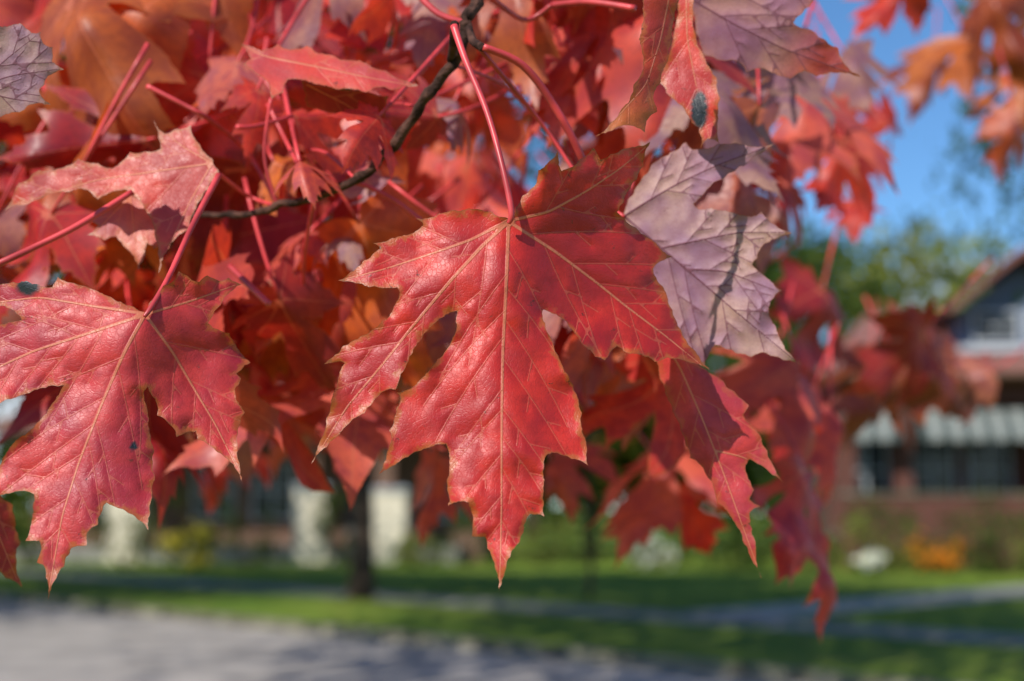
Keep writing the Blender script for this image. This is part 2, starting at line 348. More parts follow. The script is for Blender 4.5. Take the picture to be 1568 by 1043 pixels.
# --- mid-left group
J_out=[(366,66),(385,72),(400,78),(425,70),(445,76),(470,72),(490,82),(510,85),(530,92),(550,92),(590,108),(634,130),(600,138),(575,134),(560,140),(520,137),(480,128),(440,122),(432,140),(418,146),(408,124),(390,112),(378,98),(384,90)]
hero_leaf(J_out,[[(425,90),(500,105),(570,120),(625,130)],[(425,90),(400,85),(370,68)]],lambda x,y:.475+M*(-.9*(y-70)),(.68,.06,.055),seed=17,pw=2.2,sp=6,rimk=.4)
J2=[(466,128),(500,132),(560,138),(592,150),(590,170),(592,205),(560,190),(530,182),(500,172),(472,160)]
hero_leaf(J2,[[(470,130),(530,160),(590,200)]],lambda x,y:.478+M*(.9*(y-128)),(.40,.012,.03),seed=18,pw=1.5,sp=7,rimk=.2)
K_out=[(12,318),(30,282),(60,262),(90,258),(120,245),(150,250),(172,258),(200,235),(222,232),(246,228),(238,190),(252,205),(268,198),(290,196),(300,215),(325,243),(332,262),(318,290),(300,320),(288,350),(262,372),(244,412),(240,370),(228,330),(205,300),(190,290),(150,302),(130,290),(110,292),(70,300),(45,312)]
leafK=hero_leaf(K_out,[[(325,250),(240,262),(150,275),(20,314)],[(325,250),(290,310),(247,405)],[(325,250),(280,225),(242,194)]],lambda x,y:.46+M*(.55*soft(255-y)-.35*soft(y-265)+.12*(330-x)),(.64,.045,.03),seed=19,pw=2.2,sp=6)
K2=[(142,335),(160,318),(178,308),(200,300),(225,308),(238,330),(250,370),(236,378),(225,372),(222,392),(212,408),(205,392),(190,378),(178,362),(160,366),(140,358),(150,345)]
hero_leaf(K2,[[(200,302),(205,350),(212,405)],[(200,302),(170,330),(145,357)]],lambda x,y:.475+M*(-.5*(y-300)),(.64,.14,.12),seed=20,pw=2,sp=6)
stalk('petiole',[(-60,428,.44,5.5),(0,403,.44,5.5),(60,375,.445,5),(120,345,.45,5),(202,294,.46,4.5)],PET,leafK)
N_out=[(-60,700),(-30,745),(0,758),(18,775),(24,800),(30,830),(24,850),(30,895),(8,885),(-10,870),(-60,860)]
hero_leaf(N_out,[[(-60,720),(-10,800),(26,888)]],lambda x,y:.45+M*(.8*(x+30)),(.40,.02,.03),seed=21,pw=2,sp=7)
print('hero',time.time()-T0)

# --- twigs
br=stalk('maple_branch',[(760,-420,.62,17),(748,-180,.53,13),(735,-40,.475,9.5),(716,35,.46,8.5),(692,98,.46,8.5),(642,165,.465,7.5),(592,235,.475,7.3),(545,275,.48,6.8),(482,302,.49,6.2),(425,316,.50,5.4),(368,330,.51,4.8),(300,330,.54,4),(200,360,.58,3)],BARK,knob=.5)
for pts in ([(690,92,.46,6),(694,70,.45,7),(696,38,.426,7)],
            [(716,35,.46,6),(724,62,.452,6.5),(740,73,.44,6.5)]):
    stalk('twig_fork',pts,BARK,br)
for pts in ([(225,132,.50,4),(280,160,.5,3.6),(322,184,.505,3.6),(380,235,.55,3),(425,316,.53,3)],
            [(352,408,.5,5),(385,440,.49,5),(412,466,.485,5)],
            [(482,302,.49,3),(540,280,.5,3.6),(600,305,.5,4),(645,338,.5,4)],
            [(716,35,.46,4),(670,20,.47,5),(630,-20,.48,5)],
            [(845,8,.5,5),(900,3,.49,5),(972,13,.48,5)],
            [(735,-20,.47,4),(800,30,.5,4),(845,8,.5,4)],
            [(592,235,.475,3),(560,180,.5,3),(540,150,.5,3)],
            [(642,165,.465,3),(600,160,.5,2.8),(560,190,.52,2.8)],
            [(482,302,.49,3),(440,220,.52,3),(410,160,.53,3)],
            [(425,316,.5,3),(380,300,.52,3),(330,262,.46,3.6)],
            [(690,98,.46,2.5),(770,130,.5,3),(830,190,.55,3),(880,250,.6,3)],
            [(482,302,.5,3),(465,400,.53,3),(470,480,.56,3)],
            [(200,360,.58,4),(150,400,.56,4),(140,440,.55,4)],
            [(545,275,.48,2.5),(500,235,.5,2.8),(470,230,.52,2.8)],
            [(425,316,.5,2.5),(405,240,.5,2.6),(415,150,.5,2.6)]):
    stalk('petiole',pts,PET,br)

# ---------------------------------------------------------------- mass of foliage behind
TP=leaf2d(A_out,A_v,sp=22,ostep=12,pw=3.2,sec=False,seed=1,serr=1.0,teeth=5,small=0)
TP2=leaf2d(B_out,B_v,sp=22,ostep=12,pw=3.2,sec=False,seed=2,serr=1.0,teeth=5,small=0)
TPS=[(TP,779,338,0),(TP2,222,480,-.33)]
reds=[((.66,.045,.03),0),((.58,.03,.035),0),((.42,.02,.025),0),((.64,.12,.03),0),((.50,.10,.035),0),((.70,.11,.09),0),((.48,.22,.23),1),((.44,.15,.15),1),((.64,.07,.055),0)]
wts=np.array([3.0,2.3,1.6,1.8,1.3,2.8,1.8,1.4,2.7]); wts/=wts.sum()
mV=[];mF=[];mA={k:[] for k in('tint','vp','vs','ed','under','spot','lp','rimk')}; pV=[];pF=[]
def rot(ax,a): return np.array(Matrix.Rotation(a,3,ax))
OFF=[0]
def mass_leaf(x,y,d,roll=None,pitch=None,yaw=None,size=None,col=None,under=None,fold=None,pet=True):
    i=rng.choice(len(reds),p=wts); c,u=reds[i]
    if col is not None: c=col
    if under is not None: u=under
    roll=rng.normal(0,.65) if roll is None else roll
    pitch=rng.uniform(-1.1,.6) if pitch is None else pitch
    yaw=rng.normal(-.1,.8) if yaw is None else yaw
    s=rng.uniform(.45,1.0) if size is None else size
    fold=rng.uniform(.05,.9) if fold is None else fold
    TPx,ox,oy,rr=TPS[0] if rng.random()<.6 else TPS[1]
    tx0=(TPx['P'][:,0]-ox)*M; tz0=-(TPx['P'][:,1]-oy)*M
    if rr: tx,tz=(tx0*math.cos(.33)-tz0*math.sin(.33), tx0*math.sin(.33)+tz0*math.cos(.33))
    else: tx,tz=tx0,tz0
    nT=len(tx)
    fl=-1 if rng.random()<.5 else 1
    X=tx*fl*s*rng.uniform(.8,1.05); Z=(tz+.045)*s; bend=rng.uniform(-6,12)
    ph=rng.uniform(0,6)
    Y=fold*np.abs(X)+bend*(Z**2)*.6+bend*.5*X**2 + .005*np.sin(X*90+ph)*np.cos(Z*80)+.003*np.sin(Z*150+ph*2)
    R=rot('Z',yaw)@rot('X',pitch)@rot('Y',roll)
    W=np.stack([X,Y,Z],1)@R.T + at(x,y,d)
    mV.append(W); mF.append(TPx['T']+OFF[0]); OFF[0]+=nT
    v=rng.uniform(.85,1.15)
    mA['tint'].append(np.tile(np.array(c)*v,(nT,1)))
    for k in('vp','ed'): mA[k].append(TPx[k])
    mA['vs'].append(np.full(nT,99.)); mA['under'].append(np.full(nT,float(u))); mA['spot'].append(np.zeros(nT)); mA['rimk'].append(np.full(nT,rng.uniform(0,.9)))
    mA['lp'].append(np.c_[TPx['P']/100,np.full(nT,rng.uniform(0,50))])
    if pet:
        j=np.argmin(np.hypot(tx,tz)); b=Vector(W[j])
        dirv=Vector(R@np.array([0,.25,1.])).normalized(); L=rng.uniform(.03,.06)
        side=Vector((rng.normal(0,.012),rng.normal(.01,.01),.012))
        pts=[b,b+dirv*L*.5+side*.4,b+dirv*L+side*1.3]
        q=[pts[0].lerp(pts[1],t).lerp(pts[1].lerp(pts[2],t),t) for t in np.linspace(0,1,6)]
        V,F=tube_arrays(q,[.0007+.0003*t for t in np.linspace(0,1,6)],6); o=len(pV); pV.extend(V); pF.extend([[k+o for k in ff] for ff in F])
def low(x):
    return np.interp(x,[-500,0,150,380,600,780,900,1060,1180,1250,1300],[650,620,640,700,680,680,660,600,480,300,60])
cnt=0
while cnt<300:
    x=rng.uniform(-380,1290); y=rng.uniform(-150,690); d=rng.choice([rng.uniform(.54,.75),rng.uniform(.7,1.1),rng.uniform(1.0,1.7)],p=[.36,.36,.28])
    if y+45>low(x): continue
    if x<340 and y<220 and d<.64: continue
    if x>1100 and d<.85: continue
    if (x-755)**2+(y-170)**2<50**2 and d<.9: continue
    if (x-630)**2+(y-215)**2<45**2 : continue
    if (x-520)**2+(y-20)**2<45**2 and d<1: continue
    mass_leaf(x,y,d); cnt+=1
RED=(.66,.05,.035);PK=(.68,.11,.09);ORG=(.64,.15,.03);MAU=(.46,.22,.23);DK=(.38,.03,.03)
for a in [
  (1000,755,.86,.15,-.6,-.5,1.0,PK,0),(1060,800,.9,-.5,-.5,-.4,.6,RED,0),(950,800,.95,.6,-.5,-.5,.5,PK,0),
  (1222,800,.72,.55,-.2,.95,.7,(.5,.04,.05),0),(1262,900,.74,.30,-.3,.9,.75,(.66,.06,.06),0),
  (1240,640,.78,.3,-.3,.8,.8,PK,0),(1280,690,.85,.5,-.2,.8,.75,PK,0),(1195,590,.8,.1,-.6,0,.55,PK,0),(1140,610,.9,.4,-.3,.1,.5,RED,0),(1205,670,.9,.6,-.3,.1,.6,RED,0),
  (660,760,.8,0,-.5,-.4,.55,PK,0),(860,740,.85,-.4,-.5,-.6,.7,PK,0),(940,620,.6,1.0,-.5,-.3,.7,RED,0),(900,560,.65,1.2,-.5,0,.7,(.5,.1,.05),0),
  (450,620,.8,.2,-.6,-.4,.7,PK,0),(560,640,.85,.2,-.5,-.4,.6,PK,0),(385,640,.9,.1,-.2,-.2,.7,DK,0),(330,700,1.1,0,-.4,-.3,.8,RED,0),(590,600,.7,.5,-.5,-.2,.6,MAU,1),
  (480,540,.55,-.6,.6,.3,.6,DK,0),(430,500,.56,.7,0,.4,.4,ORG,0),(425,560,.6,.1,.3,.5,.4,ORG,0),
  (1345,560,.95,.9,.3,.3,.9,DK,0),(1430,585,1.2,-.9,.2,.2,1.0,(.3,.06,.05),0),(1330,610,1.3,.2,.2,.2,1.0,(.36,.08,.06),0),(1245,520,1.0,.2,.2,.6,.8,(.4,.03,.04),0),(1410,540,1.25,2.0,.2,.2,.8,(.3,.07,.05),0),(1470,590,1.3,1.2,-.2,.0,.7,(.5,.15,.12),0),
  (1220,190,.75,.1,-.8,-.3,1.0,PK,0),(1180,150,.62,.6,-.4,.3,.6,MAU,1),(1265,280,.85,.4,-.5,.0,.75,RED,0),(1290,180,.9,-.5,-.4,-.3,.6,PK,0),(1310,110,.85,-.3,-.6,-.3,.6,MAU,1),(1310,330,1.0,.1,-.5,.1,.4,RED,0),
  (1130,290,.56,.2,0,.4,.75,(.42,.10,.09),0),(1110,190,.55,-.4,-.4,.3,.7,MAU,1),(1190,330,.8,.4,-.1,.4,.6,DK,0),
  (1490,100,1.25,.1,-.2,.1,.9,ORG,0),(1550,60,1.15,-.4,.2,-.3,.9,(.42,.08,.03),0),(1570,160,1.3,.3,-.2,.1,.9,ORG,0),
  (1420,130,1.5,.3,.2,.2,.8,(.45,.08,.03),0),(1540,240,1.1,.2,.2,.2,.65,(.5,.08,.03),0),(1345,20,1.0,.8,0,-.3,.7,RED,0),(1520,0,1.3,.8,.1,.3,.9,(.4,.08,.03),0),(1590,10,1.4,.8,.1,.3,1.0,ORG,0),(1330,150,1.1,2.5,0,.1,.6,RED,0),
  (150,70,.56,-.5,-.1,-.2,1.0,(.56,.13,.04),0),(230,40,.58,.5,-.1,.1,.9,(.56,.12,.04),0),(340,135,.56,0,-.9,-.2,.5,(.66,.14,.12),0),(110,150,.6,1.3,.2,.1,.9,(.56,.13,.03),0),
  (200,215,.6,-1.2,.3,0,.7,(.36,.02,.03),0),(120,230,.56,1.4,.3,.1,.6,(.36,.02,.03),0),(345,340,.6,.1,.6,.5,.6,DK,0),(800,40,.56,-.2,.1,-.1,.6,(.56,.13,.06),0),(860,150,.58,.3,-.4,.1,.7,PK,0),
  (910,60,.62,-.2,.4,.2,.9,(.42,.06,.03),0),(940,-10,.56,.2,.1,-.3,.7,RED,0),(1010,100,.6,.2,.4,.1,.8,(.38,.03,.03),0),(650,30,.6,.1,-.7,.1,.7,MAU,1),(560,30,.6,.4,-.6,.1,.7,RED,0),
  (520,215,.53,.8,-.7,0,.32,PK,0),(455,255,.54,-.9,-.6,0,.3,ORG,0),(610,175,.53,1.5,.2,.5,.35,DK,0),(560,250,.54,2.4,-.6,0,.3,MAU,1),(500,170,.52,-2,-.6,.2,.3,RED,0),(690,200,.56,.4,-.5,.8,.35,MAU,1),(445,395,.56,.3,-.8,-.2,.35,PK,0),(545,370,.56,-.4,-.6,-.5,.35,MAU,1),(100,395,.55,.6,-.6,0,.3,ORG,0),(380,200,.53,.2,-.2,.5,.35,RED,0),
  (555,215,.465,.5,-.4,.2,.28,RED,0),(470,285,.475,-.4,-.7,-.2,.24,PK,0),
  ]:
    x,y,d,ro,pi,ya,s,c,u=a
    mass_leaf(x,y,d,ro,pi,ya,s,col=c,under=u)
V=np.vstack(mV); F=np.vstack(mF).tolist()
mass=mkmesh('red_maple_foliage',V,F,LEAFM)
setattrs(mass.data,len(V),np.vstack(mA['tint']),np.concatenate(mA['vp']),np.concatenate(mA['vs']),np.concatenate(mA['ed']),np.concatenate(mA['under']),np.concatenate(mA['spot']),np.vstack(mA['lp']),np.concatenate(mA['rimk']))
mkmesh('petioles',pV,pF,PET,parent=mass)
print('mass',time.time()-T0)

# ---------------------------------------------------------------- ground, road, pavement
KP=np.array([-5.3,21.8]); KT=np.array([.697,-.717]); KN=np.array([.717,.697])
def gp(t,s,z=0): q=KP+KT*t+KN*s; return (q[0],q[1],z)
def ground_mat():
    m,nt=new_mat('lawn_grass'); g=G(nt); tc=g.n('ShaderNodeTexCoord').outputs['Object']
    a=g.noise(tc,.3,3); b=g.noise(tc,2.2,3,.75)
    col=g.mix(g.mr(a,.35,.65,0,1),(.10,.18,.02),(.20,.27,.035))
    col=g.mix(g.mr(b,.5,.72,0,.6),col,(.24,.22,.06)); col=g.mix(g.mr(b,.66,.74,0,.8),col,(.26,.10,.03))
    p=g.n('ShaderNodeBsdfPrincipled'); g.put(p.inputs['Base Color'],col); p.inputs['Roughness'].default_value=.9; p.inputs['Specular IOR Level'].default_value=.1
    o=g.n('ShaderNodeOutputMaterial'); nt.links.new(p.outputs[0],o.inputs[0]); return m
GR=ground_mat()
ASPH=principled('worn_asphalt',(.36,.33,.30),.85,.18,1.2,.3)
CONC=principled('concrete',(.26,.25,.22),.85,.25,1.5,.2)
def sheet(name,s0,s1,z,mat,t0=-200,t1=200,parent=None):
    return mkmesh(name,[gp(t0,s0,z),gp(t1,s0,z),gp(t1,s1,z),gp(t0,s1,z)],[[0,1,2,3]],mat,False,parent)
mkmesh('ground',[(-900,-900,-.004),(900,-900,-.004),(900,900,-.004),(-900,900,-.004)],[[0,1,2,3]],GR,False)
sheet('road',-8,-.16,0.,ASPH)
def bar(name,s0,s1,z0,z1,mat,t0,t1,parent=None):
    v=[gp(t,s,z) for z in(z0,z1) for t,s in((t0,s0),(t1,s0),(t1,s1),(t0,s1))]
    return mkmesh(name,v,[[3,2,1,0],[4,5,6,7],[0,1,5,4],[1,2,6,5],[2,3,7,6],[3,0,4,7]],mat,False,parent)
KERB=principled('worn_kerb',(.17,.16,.11),.9,.4,2,.2)
bar('kerb',-.16,0,-.02,.12,KERB,-120,120)
mkmesh('lawn',[gp(-200,0.001,.11),gp(200,.001,.11),gp(200,120,.11),gp(-200,120,.11)],[[0,1,2,3]],GR,False)
sw=sheet('sidewalk',3.6,4.9,.118,CONC,-120,120)
JT=principled('joint',(.10,.09,.08),.9)
jv=[];jf=[]
for i in range(-30,40):
    o=len(jv); t=i*1.5; jv+=[gp(t,3.6,.122),gp(t+.02,3.6,.122),gp(t+.02,4.9,.122),gp(t,4.9,.122)]; jf.append([o,o+1,o+2,o+3])
mkmesh('joints',jv,jf,JT,False,sw)
sheet('garden_path',4.9,17,.116,principled('pale_concrete',(.40,.37,.32),.85,.15,2,.2),6.0,7.6)

# ---------------------------------------------------------------- trees, shrubs
def fol_mat():
    m,nt=new_mat('foliage'); g=G(nt); c=g.attr('tint','Color')
    p=g.n('ShaderNodeBsdfDiffuse'); g.put(p.inputs['Color'],c)
    t=g.n('ShaderNodeBsdfTranslucent'); g.put(t.inputs['Color'],g.mix(1,c,(1.3,1.3,.7),'MULTIPLY'))
    ms=g.n('ShaderNodeMixShader'); ms.inputs[0].default_value=.35; nt.links.new(p.outputs[0],ms.inputs[1]); nt.links.new(t.outputs[0],ms.inputs[2])
    o=g.n('ShaderNodeOutputMaterial'); nt.links.new(ms.outputs[0],o.inputs[0]); return m
FOL=fol_mat()
def leaves(name,centers,sig,n,cols,size,parent=None):
    C=np.array(centers); idx=rng.integers(0,len(C),n)
    P=C[idx]+rng.normal(0,1,(n,3))*sig
    P[:,2]=np.maximum(P[:,2],.13)
    a=rng.normal(0,1,(n,3)); a/=np.linalg.norm(a,axis=1,keepdims=True)
    b=np.cross(a,rng.normal(0,1,(n,3))); b/=np.linalg.norm(b,axis=1,keepdims=True)
    s=(size*rng.uniform(.6,1.3,n))[:,None]
    V=np.stack([P-a*s,P-b*s*.6+a*s*.1,P+a*s,P+b*s*.6+a*s*.1],1).reshape(-1,3)
    F=np.arange(4*n).reshape(n,4).tolist()
    ob=mkmesh(name,V,F,FOL,False,parent)
    cc=np.array(cols)[(idx*7+rng.integers(0,2,n))%len(cols)]*rng.uniform(.7,1.3,(n,1))
    col=np.ones((4*n,4),np.float32); col[:,:3]=np.repeat(cc,4,0)
    at_=ob.data.attributes.new('tint','FLOAT_COLOR','POINT'); at_.data.foreach_set('color',col.ravel()); return ob
def tree(name,x,y,h,rad,cz,tr,n,cols,size,nc=34,zs=.75,off=(0,0)):
    e=bpy.data.objects.new(name,None); sc.collection.objects.link(e)
    cs=[]
    while len(cs)<nc:
        q=rng.uniform(-1,1,3)
        if .3<np.linalg.norm(q)<1: cs.append((x+off[0]+q[0]*rad,y+off[1]+q[1]*rad,cz+q[2]*rad*zs))
    pts=[Vector((x+.05*math.sin(i),y,h*i/6)) for i in range(7)]
    V,F=tube_arrays(pts,[tr*(1.25 if i==0 else 1-.1*i) for i in range(7)],12); mkmesh('trunk',V,F,TBARK,parent=e)
    LV=[];LF=[]
    for c in cs[:14]:
        b=Vector((x,y,h*rng.uniform(.6,1))); c=Vector(c); m=b.lerp(c,.5)+Vector((0,0,.4))
        V,F=tube_arrays([b,b.lerp(m,.6),m,c],[tr*.4,tr*.3,tr*.2,tr*.08],6); o=len(LV); LV+=V; LF+=[[k+o for k in f] for f in F]
    mkmesh('limbs',LV,LF,TBARK,parent=e)
    leaves('crown',cs,rad*.17,n,cols,size,e)
    return e
GRN=[(.05,.09,.02),(.07,.12,.03),(.10,.13,.03)]
MIXR=[(.06,.10,.02),(.10,.12,.03),(.35,.08,.03),(.30,.04,.03)]
MIXG=[(.07,.12,.02),(.10,.15,.03),(.05,.09,.02),(.25,.16,.03)]
YG=[(.18,.22,.05),(.26,.26,.07),(.14,.19,.04)]
REDC=[(.45,.04,.03),(.35,.05,.03),(.5,.1,.03)]
tree('street_tree',-2.55,24.2,5,5,7.4,.21,11000,MIXG,.15,off=(-.3,-2.2),nc=44,zs=.6)
tree('street_tree',-13.5,30,5,4.6,7,.22,5000,MIXR,.13)
tree('street_tree',-14,19.2,5.5,6.0,8.8,.22,13000,MIXR,.17,off=(.8,1.2),nc=54,zs=.45)
tree('street_tree',11.8,20.5,5.5,4.4,8.1,.22,6500,[(.05,.09,.02),(.07,.12,.03),(.04,.08,.03),(.10,.14,.03)],.12,nc=30)
tree('young_tree',1.3,24.5,3.2,1.3,3.8,.045,900,MIXR,.07,nc=12)
tree('red_maple_tree',-6.5,6,5,7.0,10.4,.28,15000,REDC,.17,nc=74,zs=.42,off=(4.2,4.0))
tree('yellow_green_tree',20.5,72,7,7,10,.35,7000,YG,.3,nc=36)
tree('oak_tree',11.6,62,7,4.5,10.5,.3,4500,GRN,.26,nc=26)
tree('oak_tree',-14,66,7,8,10,.4,5000,GRN,.32)
tree('oak_tree',-22,46,5,6,6.5,.4,6000,GRN,.28)
tree('oak_tree',1,70,7,8,9,.4,6000,GRN,.34)
tree('oak_tree',34,80,7,6,7,.4,3000,GRN,.32)
tree('garden_tree',2.6,48,4,4,5,.25,6500,MIXG,.2)
tree('garden_tree',8.2,52,4,3.8,4.8,.25,6500,GRN,.2)
leaves('distant_tree_line',[(x,110+rng.uniform(-6,6),rng.uniform(1,6.5)) for x in np.linspace(-90,90,130)],1.7,11000,GRN+YG,.65)
def shrub(name,x,y,r,h,cols,n=500,size=.07,flowers=None):
    e=bpy.data.objects.new(name,None); sc.collection.objects.link(e)
    cs=[(x+rng.uniform(-r,r),y+rng.uniform(-r,r)*.6,rng.uniform(.15,h)) for _ in range(9)]
    leaves('leaves',cs,r*.25,n,cols,size,e)
    st=[];sf=[]
    for c in cs:
        V,F=tube_arrays([(x,y,.08),c],[.02,.008],5); o=len(st); st+=V; sf+=[[k+o for k in f] for f in F]
    mkmesh('stems',st,sf,TBARK,parent=e)
    if flowers: leaves('blooms',[(c[0],c[1]-.15,c[2]+.1) for c in cs],r*.22,int(n*.7),flowers,size*.9,e)
for x,y,r,h,c,fl in [(9.9,33.5,.5,.75,[(.12,.16,.04)],[(.85,.28,.03),(.8,.35,.04)]),(11.2,33,.7,1.3,GRN,None),(12.4,32.5,.8,1.4,YG,None),(8.7,34,.7,1.3,YG,None),(7.6,35,.5,.9,YG,None),
    (10.5,35.2,.8,1.7,GRN,None),(9.2,35.5,.8,1.6,GRN,None),(11.9,34.6,.8,1.8,GRN,None),(13.3,34,.8,1.7,GRN,None),(13.6,32,.6,1.0,YG,[(.8,.6,.1)]),(8.15,33.2,.3,.5,GRN,[(.8,.8,.78)]),(5.5,36,.7,.9,GRN,None),(3.6,37,.5,.7,YG,[(.8,.8,.8)]),(3.9,38.5,.8,1.3,GRN,None),(6.4,37.5,.8,1.4,GRN,None),(7.7,38,.8,1.7,GRN,None),
    (-12.5,37,.8,1.2,GRN,None),(-10,37,.7,1.3,YG,None),(-8.9,38,.9,2.2,GRN,None),(-8.2,36.6,.6,1.1,GRN,[(.8,.65,.1)]),(-6.9,37.3,.7,1.6,GRN,None),(-4.6,39.6,.7,1.8,GRN,None),(-1.2,38,.8,1.4,GRN,None),(0.8,38.5,.8,1.2,YG,None),(-14,36,.9,1.4,GRN,None),(2.2,40,1,1.6,GRN,None),(-2.4,37.2,.5,.8,YG,None)]:
    shrub('flowering_shrub' if fl else 'shrub',x,y,r,h,c,flowers=fl)

# ---------------------------------------------------------------- houses
def brickmat(name,c1,c2,mortar):
    m,nt=new_mat(name); g=G(nt); tc=g.n('ShaderNodeTexCoord').outputs['Object']
    mp=g.n('ShaderNodeMapping'); g.put(mp.inputs['Vector'],tc); mp.inputs['Rotation'].default_value=(math.radians(90),0,0)
    bt=g.n('ShaderNodeTexBrick'); g.put(bt.inputs['Vector'],mp.outputs[0]); bt.inputs['Scale'].default_value=4.5
    bt.inputs['Color1'].default_value=(*c1,1);bt.inputs['Color2'].default_value=(*c2,1);bt.inputs['Mortar'].default_value=(*mortar,1)
    p=g.n('ShaderNodeBsdfPrincipled'); g.put(p.inputs['Base Color'],bt.outputs[0]); p.inputs['Roughness'].default_value=.85
    o=g.n('ShaderNodeOutputMaterial'); nt.links.new(p.outputs[0],o.inputs[0]); return m
BR=brickmat('red_brick',(.15,.04,.025),(.10,.03,.02),(.10,.07,.06)); TAN=brickmat('brown_brick',(.20,.10,.06),(.14,.07,.04),(.17,.13,.11))
ROOF=principled('shingles',(.24,.10,.08),.9,.25,5); WHT=principled('white_trim',(.50,.54,.58),.6,.06); GLS=principled('window_glass',(.015,.02,.025),.15,.2,1,.5)
CRM=principled('cream_paint',(.70,.63,.48),.7,.08); SID=principled('blue_grey_siding',(.12,.16,.24),.7,.1); DKG=principled('awning_green',(.07,.09,.085),.7,.1)
STR=principled('awning_white',(.27,.29,.27),.7,.1)
def box(par,name,x0,x1,y0,y1,z0,z1,mat):
    v=[(x,y,z) for z in(z0,z1) for x,y in((x0,y0),(x1,y0),(x1,y1),(x0,y1))]
    return mkmesh(name,v,[[3,2,1,0],[4,5,6,7],[0,1,5,4],[1,2,6,5],[2,3,7,6],[3,0,4,7]],mat,False,par)
def slab(par,name,quad,th,mat):
    q=[Vector(p) for p in quad]; n=(q[1]-q[0]).cross(q[3]-q[0]).normalized()*th
    v=[tuple(p) for p in q]+[tuple(p-n) for p in q]
    return mkmesh(name,v,[[0,1,2,3],[7,6,5,4],[4,5,1,0],[5,6,2,1],[6,7,3,2],[7,4,0,3]],mat,False,par)
def window(par,x0,x1,y,z0,z1,nx=2):
    box(par,'window_glass',x0+.08,x1-.08,y-.05,y-.02,z0+.08,z1-.08,GLS)
    for a,b,c,d in((x0,x1,z0,z0+.08),(x0,x1,z1-.08,z1),(x0,x0+.08,z0+.083,z1-.083),(x1-.08,x1,z0+.083,z1-.083)):
        box(par,'window_frame',a,b,y-.09,y-.003,c,d,WHT)
    for i in range(1,nx):
        xm=x0+(x1-x0)*i/nx; box(par,'mullion',xm-.03,xm+.03,y-.08,y-.053,z0+.083,z1-.083,WHT)
    zm=(z0+z1)/2; box(par,'meeting_rail',x0+.083,x1-.083,y-.085,y-.056,zm-.025,zm+.025,WHT)
def awning(par,x0,x1,y,z0,z1,out):
    n=int((x1-x0)/.26)
    for i in range(n):
        a=x0+(x1-x0)*i/n; b=x0+(x1-x0)*(i+1)/n
        m=STR if i%2 else DKG
        mkmesh('awning_stripe',[(a,y,z1),(b,y,z1),(b,y-out,z0),(a,y-out,z0),(a,y-out-.01,z0-.14),((a+b)/2,y-out-.01,z0-.2),(b,y-out-.01,z0-.14)],[[0,3,2,1],[3,4,5,6,2]],m,False,par)
h=bpy.data.objects.new('brick_house',None); sc.collection.objects.link(h); h.location=(8.5,37.2,.0); h.rotation_euler=(0,0,math.radians(-7))
box(h,'porch_wall',0,15,0,.3,0,1.95,BR); box(h,'porch_cap',-.05,15.05,-.06,.36,1.953,2.03,KERB)
box(h,'porch_floor',0,15,.303,2.5,.9,1.0,CONC)
for x in(0,1.45,5.2,10,14.5): box(h,'porch_pier',x,x+.45,.01,.29,2.053,4.3,BR)
box(h,'porch_beam',-.1,15.1,-.08,.38,4.303,4.45,BR); box(h,'frieze',0,15,0,.35,4.453,5.1,BR)
box(h,'front_wall',0,15,2.503,2.8,0,5.1,BR); box(h,'side_wall',0,.3,2.803,10,0,5.1,BR); box(h,'back_wall',.303,15,9.7,10,0,5.1,BR); box(h,'side_wall',14.7,15,2.803,9.697,0,5.1,BR)
for x in(.4,2.2,3.7,6,8,10.8,12.6): window(h,x,x+1.2,2.5,1.7,3.6)
awning(h,.2,1.5,-.09,3.5,4.15,.7); awning(h,2.0,4.9,-.09,3.5,4.15,.7); awning(h,5.7,9.7,-.09,3.5,4.15,.7); awning(h,10.5,14.4,-.09,3.5,4.15,.7)
slab(h,'roof_front',[(-.6,-.7,5.05),(15.6,-.7,5.05),(13.5,5,7.4),(1.5,5,7.4)],.15,ROOF); slab(h,'roof_back',[(15.6,10.7,5.05),(-.6,10.7,5.05),(1.5,5.01,7.4),(13.5,5.01,7.4)],.15,ROOF)
mkmesh('roof_hip',[(-.6,-.7,5.04),(1.5,5,7.39),(-.6,10.7,5.04)],[[0,1,2]],ROOF,False,h); mkmesh('roof_hip',[(15.6,-.7,5.04),(13.5,5,7.39),(15.6,10.7,5.04)],[[2,1,0]],ROOF,False,h)
box(h,'gutter',-.6,15.6,-.82,-.71,4.98,5.1,TAN)
dx0,dx1,dy=3.4,6.6,.9; xm=(dx0+dx1)/2
box(h,'dormer_wall',dx0,dx1,dy,4.6,5.5,6.9,SID)
mkmesh('dormer_gable',[(dx0,dy,6.9),(dx1,dy,6.9),(xm,dy,8.05),(dx0,4.6,6.9),(dx1,4.6,6.9),(xm,4.6,8.05)],[[0,1,2],[5,4,3]],SID,False,h)
slab(h,'dormer_roof',[(dx0-.45,dy-.9,6.72),(xm,dy-.9,8.32),(xm,5.5,8.32),(dx0-.45,5.5,6.72)],-.16,ROOF)
slab(h,'dormer_roof',[(xm+.003,dy-.9,8.32),(dx1+.45,dy-.9,6.72),(dx1+.45,5.5,6.72),(xm+.003,5.5,8.32)],-.16,ROOF)
window(h,dx0+.3,xm-.1,dy,6.0,6.85,1); window(h,xm+.1,dx1-.3,dy,6.0,6.85,1); box(h,'dormer_sill',dx0-.05,dx1+.05,dy-.12,dy-.002,5.75,5.92,WHT)
box(h,'chimney',8.6,9.5,5.2,6.0,6.5,9.0,BR)
for i in range(5): box(h,'step',7.0,8.6,-.35-.32*i,-.03-.32*i-.003,0,.9-.17*i,CONC)

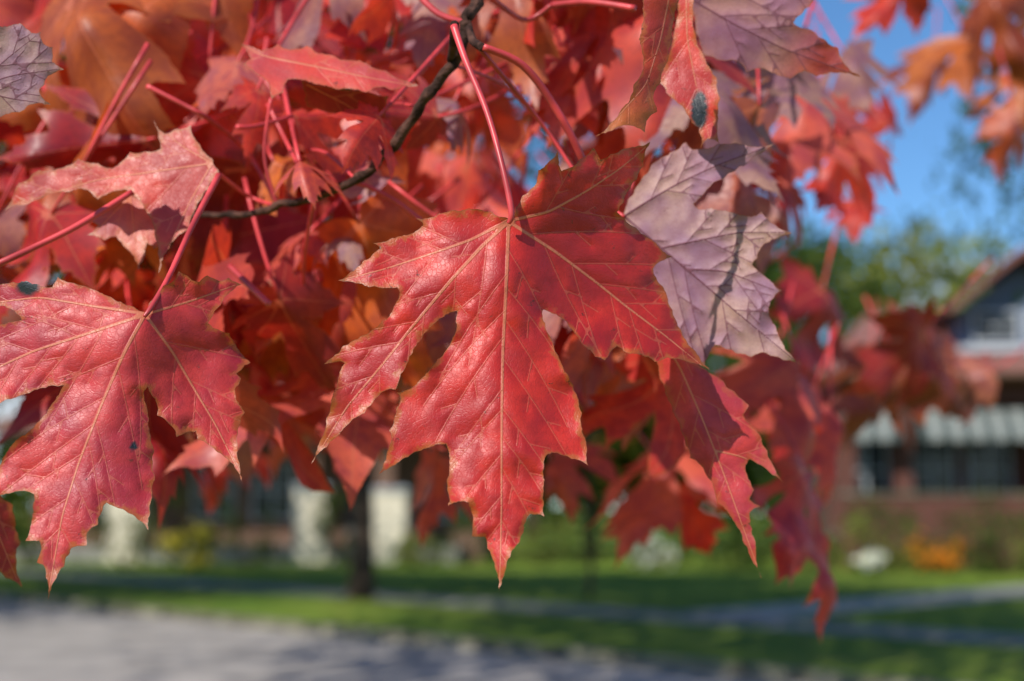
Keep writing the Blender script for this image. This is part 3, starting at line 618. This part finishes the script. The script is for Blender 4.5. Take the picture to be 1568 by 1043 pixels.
h2=bpy.data.objects.new('brown_brick_house',None); sc.collection.objects.link(h2); h2.location=(-14.5,41,0); h2.rotation_euler=(0,0,math.radians(-4))
box(h2,'front_wall',0,13.5,2.2,2.5,0,5.6,TAN); box(h2,'side_wall',0,.3,2.503,10,0,5.6,TAN); box(h2,'side_wall',13.2,13.5,2.503,10,0,5.6,TAN)
box(h2,'porch_floor',.2,13,.0,2.19,0,.55,CONC)
for x,w,z in((3.0,1.0,3.3),(8.4,.9,2.2),(10.3,1.25,2.1)):
    box(h2,'porch_pier',x,x+w,-.1,.6,0,z,CRM); box(h2,'pier_cap',x-.06,x+w+.06,-.16,.66,z+.003,z+.1,WHT)
    if z<3: box(h2,'porch_post',x+.3*w,x+.7*w,.1,.4,z+.103,3.5,TAN)
box(h2,'porch_beam',-.1,13.4,-.1,.6,3.503,3.9,TAN)
slab(h2,'porch_roof',[(-.4,-.6,3.9),(13.8,-.6,3.9),(13.8,2.19,4.6),(-.4,2.19,4.6)],.12,ROOF)
for x in(.8,4.8,6.6,11.8): window(h2,x,x+1.3,2.2,1.3,3.0)
box(h2,'door',9.5,10.4,2.1,2.197,.55,2.7,DKG)
slab(h2,'roof_front',[(-.6,1.5,5.4),(14.1,1.5,5.4),(14.1,6.2,8.6),(-.6,6.2,8.6)],.15,ROOF); slab(h2,'roof_back',[(14.1,11,5.4),(-.6,11,5.4),(-.6,6.21,8.6),(14.1,6.21,8.6)],.15,ROOF)

# ---------------------------------------------------------------- light, sky, camera
Ls=Vector((-.48,-.60,.64)).normalized()
sun=bpy.data.lights.new('sun','SUN'); sun.energy=5; sun.angle=math.radians(.5); sun.color=(1,.95,.87)
so=bpy.data.objects.new('sun',sun); sc.collection.objects.link(so); so.rotation_euler=Ls.to_track_quat('Z','Y').to_euler()
w=bpy.data.worlds.new('World'); sc.world=w; w.use_nodes=True; nt=w.node_tree; nt.nodes.clear(); g=G(nt)
sky=g.n('ShaderNodeTexSky',sky_type='NISHITA'); sky.sun_disc=False; sky.sun_elevation=math.asin(Ls.z); sky.sun_rotation=math.atan2(Ls.x,Ls.y)%(2*math.pi); sky.dust_density=0; sky.ozone_density=4; sky.air_density=1.0
tc=g.n('ShaderNodeTexCoord').outputs['Generated']
mp=g.n('ShaderNodeMapping'); g.put(mp.inputs['Vector'],tc); mp.inputs['Scale'].default_value=(1,1,2.6)
cl=g.noise(mp.outputs[0],5.5,4,.55)
sx=g.n('ShaderNodeSeparateXYZ'); g.put(sx.inputs[0],tc)
band=g.mr(sx.outputs[2],.13,.21,.20,-.22)
cf=g.mr(g.math('ADD',cl,band),.58,.74,0,.9)
blue=g.mix(1,sky.outputs[0],(.72,1.0,1.2),'MULTIPLY')
col=g.mix(cf,blue,(7.5,8,8.7))
bg=g.n('ShaderNodeBackground'); g.put(bg.inputs[0],col); bg.inputs[1].default_value=.115
o=g.n('ShaderNodeOutputWorld'); nt.links.new(bg.outputs[0],o.inputs[0])
cam=bpy.data.cameras.new('camera'); co=bpy.data.objects.new('camera',cam); sc.collection.objects.link(co)
co.location=CAM; co.rotation_euler=(math.radians(90)+PITCH,0,0)
cam.lens=50; cam.sensor_width=36; cam.clip_start=.02; cam.clip_end=3000
cam.dof.use_dof=True; cam.dof.focus_distance=.402; cam.dof.aperture_fstop=9; cam.dof.aperture_blades=9
sc.camera=co
print('total',time.time()-T0,'mass verts',len(V))
